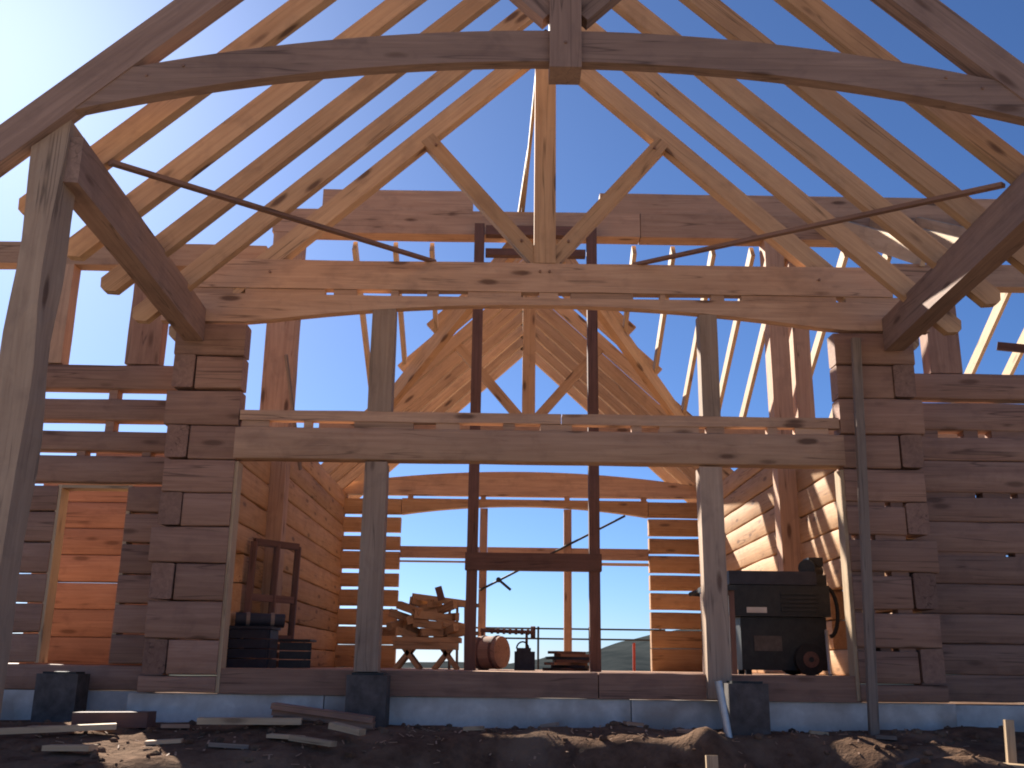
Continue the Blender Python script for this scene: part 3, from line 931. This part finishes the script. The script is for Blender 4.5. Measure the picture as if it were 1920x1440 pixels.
# ------------------------------------------------------------------ things on the floor
# wheeled dark machine
mc = thing('tool_cart', (3.05, 11.6, -0.05), 'bulky dark wheeled machine standing right of the right porch post', 'machine')
box('lower_body', (2.58, 11.34, 0.0), (3.52, 11.92, 0.56), 'dark', mc, 0.025)
box('housing', (2.50, 11.28, 0.565), (3.56, 11.97, 0.90), 'dark', mc, 0.035)
box('cover', (2.46, 11.26, 0.905), (3.42, 11.99, 1.05), 'tarp', mc, 0.03)
for k in range(5):
    box('vent_slat', (3.02, 11.262, 0.62 + 0.045 * k), (3.42, 11.285, 0.645 + 0.045 * k), 'dark', mc, 0.003)
cyl('motor', (3.36, 11.4, 1.10), (3.56, 11.75, 1.10), 0.095, 'dark', mc, 16)
box('motor_mount', (3.38, 11.42, 0.9), (3.58, 11.8, 1.03), 'dark', mc, 0.01)
box('tank', (3.42, 11.5, 1.13), (3.58, 11.72, 1.23), 'dark', mc, 0.02)
tube('hose', [(3.56 + 0.10 * math.sin(math.pi * k / 10), 11.36, 0.62 + 0.26 * math.cos(math.pi * k / 10)) for k in range(11)], 0.022, 'rubber', mc)
cyl('handle', (2.14, 11.35, 0.83), (2.52, 11.35, 0.80), 0.02, 'dark', mc, 10)
cyl('handle', (2.14, 11.85, 0.83), (2.52, 11.85, 0.80), 0.02, 'dark', mc, 10)
cyl('handle_grip', (2.14, 11.33, 0.83), (2.14, 11.87, 0.83), 0.024, 'rubber', mc, 10)
box('label_plate', (2.64, 11.268, 0.60), (2.86, 11.279, 0.66), 'concrete', mc, 0.0)
box('panel', (2.72, 11.325, 0.2), (3.02, 11.339, 0.36), 'pier', mc, 0.0)
for y in (11.24, 11.93):
    w_ = cyl('wheel', (3.30, y, 0.115), (3.30, y + 0.09, 0.115), 0.165, 'rubber', mc, 28)
    cyl('rim', (3.30, y - 0.008, 0.115), (3.30, y + 0.04, 0.115), 0.085, 'darkpost', w_, 20)
    cyl('hub', (3.30, y - 0.02, 0.115), (3.30, y + 0.02, 0.115), 0.028, 'dark', w_, 12)
for y in (11.45, 11.8):
    box('leg', (2.64, y - 0.03, -0.05), (2.70, y + 0.03, 0.14), 'dark', mc, 0.005, 'z')
bt = thing('bench', (2.25, 11.0, -0.05), 'narrow dark bench top beside the right porch post', 'bench')
box('top', (2.10, 10.75, 0.80), (2.42, 11.2, 0.85), 'dark', bt, 0.005)
for x in (2.14, 2.38):
    box('leg', (x - 0.025, 10.8, -0.05), (x + 0.025, 10.85, 0.8), 'darkpost', bt, 0.003, 'z')
    box('leg', (x - 0.025, 11.1, -0.05), (x + 0.025, 11.15, 0.8), 'darkpost', bt, 0.003, 'z')

# tarp heap and window sashes at the left
cs = thing('storage_crate', (-2.95, 12.3, -0.05), 'larger dark boarded crate low against the inner left wall', 'crate', 'dark crates by the left wall')
for k in range(4):
    bar('board', (-3.17, 12.1, 0.0 + 0.11 * k), (-2.73, 12.1, 0.0 + 0.11 * k), 0.025, 0.1, 'tarp', cs)
    bar('board', (-2.72, 12.12, 0.0 + 0.11 * k), (-2.72, 12.55, 0.0 + 0.11 * k), 0.025, 0.1, 'tarp', cs)
    bar('board', (-3.18, 12.12, 0.0 + 0.11 * k), (-3.18, 12.55, 0.0 + 0.11 * k), 0.025, 0.1, 'tarp', cs)
box('lid', (-3.2, 12.07, 0.385), (-2.69, 12.58, 0.42), 'tarp', cs, 0.005)
cs = thing('storage_crate', (-2.5, 12.6, -0.05), 'smaller dark boarded crate right of the larger one', 'crate', 'dark crates by the left wall')
for k in range(3):
    bar('board', (-2.66, 12.45, 0.0 + 0.1 * k), (-2.32, 12.52, 0.0 + 0.1 * k), 0.025, 0.09, 'dark', cs)
    bar('board', (-2.31, 12.53, 0.0 + 0.1 * k), (-2.38, 12.85, 0.0 + 0.1 * k), 0.025, 0.09, 'dark', cs)
box('lid', (-2.68, 12.44, 0.26), (-2.30, 12.86, 0.285), 'dark', cs, 0.005)
tr_ = thing('rolled_tarp', (-2.9, 12.35, 0.42), 'rolled dark blue tarp lying on the larger crate', 'tarp')
cyl('roll', (-3.16, 12.25, 0.50), (-2.62, 12.42, 0.49), 0.08, 'tarp', tr_, 14)
for t in (0.25, 0.75):
    cyl('strap', (-3.16 + 0.54 * t - 0.02, 12.25 + 0.17 * t - 0.006, 0.5), (-3.16 + 0.54 * t + 0.02, 12.25 + 0.17 * t + 0.006, 0.5), 0.085, 'greyboard', tr_, 14)
ws = thing('window_unit', (-2.75, 13.3, 0.25), 'dark two part window sash leaning on the inner left wall', 'window')
WX, WY = -3.12, 12.7
def wpt(a, z, d=0.0):      # a along the sash, z height
    return (WX + a * 0.62 + d * 0.5, WY + a * 0.8 - d * 0.8 + (1.45 - z) * -0.08, z)
for a in (0.0, 0.36, 0.70):
    bar('stile', wpt(a, 0.30), wpt(a, 1.46), 0.075, 0.06, 'darkpost', ws, upv=(0, 1, 0), bevel=0.003)
for z in (0.30, 0.78, 1.46):
    bar('rail', wpt(0, z), wpt(0.70, z), 0.055, 0.085, 'darkpost', ws, bevel=0.003)
for a0, a1 in ((0.02, 0.34), (0.38, 0.68)):
    for z0, z1 in ((0.33, 0.75), (0.81, 1.43)):
        bar('pane', wpt((a0 + a1) / 2, z0), wpt((a0 + a1) / 2, z1), 0.38, 0.006, 'glass', ws, upv=(-0.74, 0.67, 0), bevel=0)
cr = thing('crate', (-2.7, 13.5, -0.05), 'dark timber crate that carries the window sash', 'crate')
for z in (0.0, 0.1, 0.2):
    bar('slat', (-3.08, 12.75, z), (-2.55, 13.4, z), 0.26, 0.07, 'darkpost', cr)

# trestle bench with offcuts
tr = thing('trestle', (-0.95, 15.2, -0.05), 'wooden trestle bench with crossed legs beyond the left porch post', 'trestle')
bar('top', (-1.6, 15.2, 0.36), (-0.62, 15.2, 0.36), 0.6, 0.07, 'inlog', tr)
bar('apron', (-1.58, 14.92, 0.27), (-0.64, 14.92, 0.27), 0.04, 0.1, 'inlog', tr)
for y in (14.95, 15.45):
    for xa, xb in ((-1.55, -1.25), (-1.2, -1.5), (-1.0, -0.7), (-0.66, -0.95)):
        bar('leg', (xa, y, -0.05), (xb, y, 0.33), 0.05, 0.06, 'inlog', tr, bevel=0.003)
random.seed(21)
oc = 0
for lay, (zl, cnt) in enumerate(((0.455, 6), (0.565, 5), (0.68, 4), (0.79, 3), (0.88, 2))):
    for k in range(cnt):
        a = random.uniform(-1.2, 1.2)
        L = random.uniform(0.32, 0.6)
        x = -1.14 + (k - (cnt - 1) / 2) * 0.215 + random.uniform(-0.04, 0.04)
        d = Vector((math.cos(a) * 0.8, math.sin(a), random.uniform(-0.28, 0.28))).normalized() * L / 2
        c = Vector((x, 15.2 + random.uniform(-0.15, 0.15), zl + 0.01))
        tag(bar('offcut', c - d, c + d, random.uniform(0.06, 0.1), 0.11, 'inlog', bevel=0.005),
            '%s of the orange timber offcuts tangled on the trestle, counted upward' % ow[oc], 'offcut', 'offcuts heaped on the trestle')
        oc += 1
tag(bar('offcut', (-1.36, 15.2, 0.98), (-0.5, 15.25, 0.88), 0.07, 0.09, 'inlog', bevel=0.004), 'long top offcut lying level over the trestle heap', 'offcut')
tag(bar('offcut', (-0.92, 15.2, 0.93), (-0.98, 15.2, 1.12), 0.1, 0.1, 'darkpost', upv=(0, 1, 0)), 'small dark block standing on top of the trestle heap', 'offcut')

bc = thing('buck_stand', (-0.7, 16.5, -0.05), 'upright slatted stand behind the left leg of the dark frame', 'stand')
for x in (-0.85, -0.73, -0.6, -0.45):
    bar('upright', (x, 16.5, -0.05), (x - 0.02, 16.5, 0.95), 0.04, 0.05, 'greyboard', bc, upv=(0, 1, 0), bevel=0.003)
bar('cross_rail', (-0.95, 16.46, 0.93), (-0.4, 16.46, 0.93), 0.04, 0.06, 'greyboard', bc, bevel=0.003)
bar('cross_rail', (-0.95, 16.46, 0.5), (-0.4, 16.46, 0.5), 0.04, 0.06, 'greyboard', bc, bevel=0.003)

bl = thing('barrel', (-0.2, 15.0, -0.05), 'dusty brown barrel tilted between the legs of the dark frame', 'barrel')
cyl('barrel_body', (-0.34, 15.1, 0.185), (-0.02, 14.9, 0.20), 0.235, 'log', bl, 24, 0.22)
cyl('hoop', (-0.28, 15.06, 0.188), (-0.25, 15.04, 0.189), 0.240, 'darkpost', bl, 24)
cyl('hoop', (-0.10, 14.95, 0.196), (-0.07, 14.93, 0.198), 0.236, 'darkpost', bl, 24)
tb = thing('tool_bag', (0.3, 15.5, -0.05), 'small dark tool bag right of the tilted barrel', 'bag')
box('bag_body', (0.16, 15.4, -0.05), (0.46, 15.62, 0.22), 'tarp', tb, 0.05)
box('flap', (0.19, 15.39, 0.2), (0.40, 15.63, 0.27), 'tarp', tb, 0.03)
tube('strap', [(0.28 - 0.09 * math.cos(math.pi * k / 8), 15.51, 0.26 + 0.1 * math.sin(math.pi * k / 8)) for k in range(9)], 0.012, 'rubber', tb)
random.seed(3)
for k in range(7):
    x, z = 1.0 + random.uniform(-0.12, 0.12), -0.028 + 0.0405 * k
    L = random.uniform(0.45, 0.85)
    a = random.uniform(-0.25, 0.25)
    tag(bar('scrap_board', (x - L / 2, 15.8 - a, z), (x + L / 2, 15.8 + a, z), 0.2, 0.04, ('darkpost', 'tarp', 'logend')[k % 3], bevel=0.003),
        '%s board up in the low dark pile at the right frame leg' % ow[k], 'board', 'low pile of dark boards')
pb = thing('pipe_clamp', (0.1, 15.6, 0.5), 'dark ribbed bar lying level above the rounded sack', 'tool')
cyl('bar', (-0.35, 15.6, 0.52), (0.42, 15.6, 0.5), 0.03, 'darkpost', pb, 10)
for k in range(7):
    cyl('ring', (-0.2 + 0.09 * k, 15.6, 0.516 - 0.002 * k), (-0.16 + 0.09 * k, 15.6, 0.515 - 0.002 * k), 0.045, 'darkpost', pb, 10)
cyl('head', (0.40, 15.6, 0.5), (0.47, 15.6, 0.5), 0.09, 'darkpost', pb, 12)
bar('stand', (-0.32, 15.6, -0.05), (-0.32, 15.6, 0.5), 0.04, 0.04, 'darkpost', pb, upv=(0, 1, 0), bevel=0.003)
bar('stand', (0.34, 15.6, -0.05), (0.34, 15.6, 0.48), 0.04, 0.04, 'darkpost', pb, upv=(0, 1, 0), bevel=0.003)
rl = thing('guard_rail', (1.4, 21.3, -0.1), 'thin two rail guard rail outside the far window', 'rail')
for z in (0.56, 0.76):
    cyl('rail', (-0.6, 21.3, z), (3.3, 21.3, z), 0.018, 'dark', rl, 8)
for x in (-0.5, 0.7, 1.75, 3.2):
    cyl('rail_post', (x, 21.3, -1.3), (x, 21.3, 0.8), 0.022, 'dark', rl, 8)
tag(bar('red_stake', (2.62, 21.2, -1.4), (2.64, 21.2, 0.5), 0.05, 0.04, 'red', upv=(0, 1, 0)), 'thin red stake outside the far window on the right', 'stake')
br = thing('window_brace', (0.9, 19.5, 1.7), 'thin diagonal brace with a short cross arm in the far window', 'brace')
cyl('rod', (2.36, 19.97, 2.90), (-0.48, 19.97, 1.42), 0.022, 'dark', br, 8)
cyl('cross_arm', (-0.15, 19.95, 1.65), (0.12, 19.95, 1.43), 0.026, 'dark', br, 8)
cyl('joint', (-0.12, 19.9, 1.62), (-0.12, 20.0, 1.62), 0.05, 'dark', br, 10)
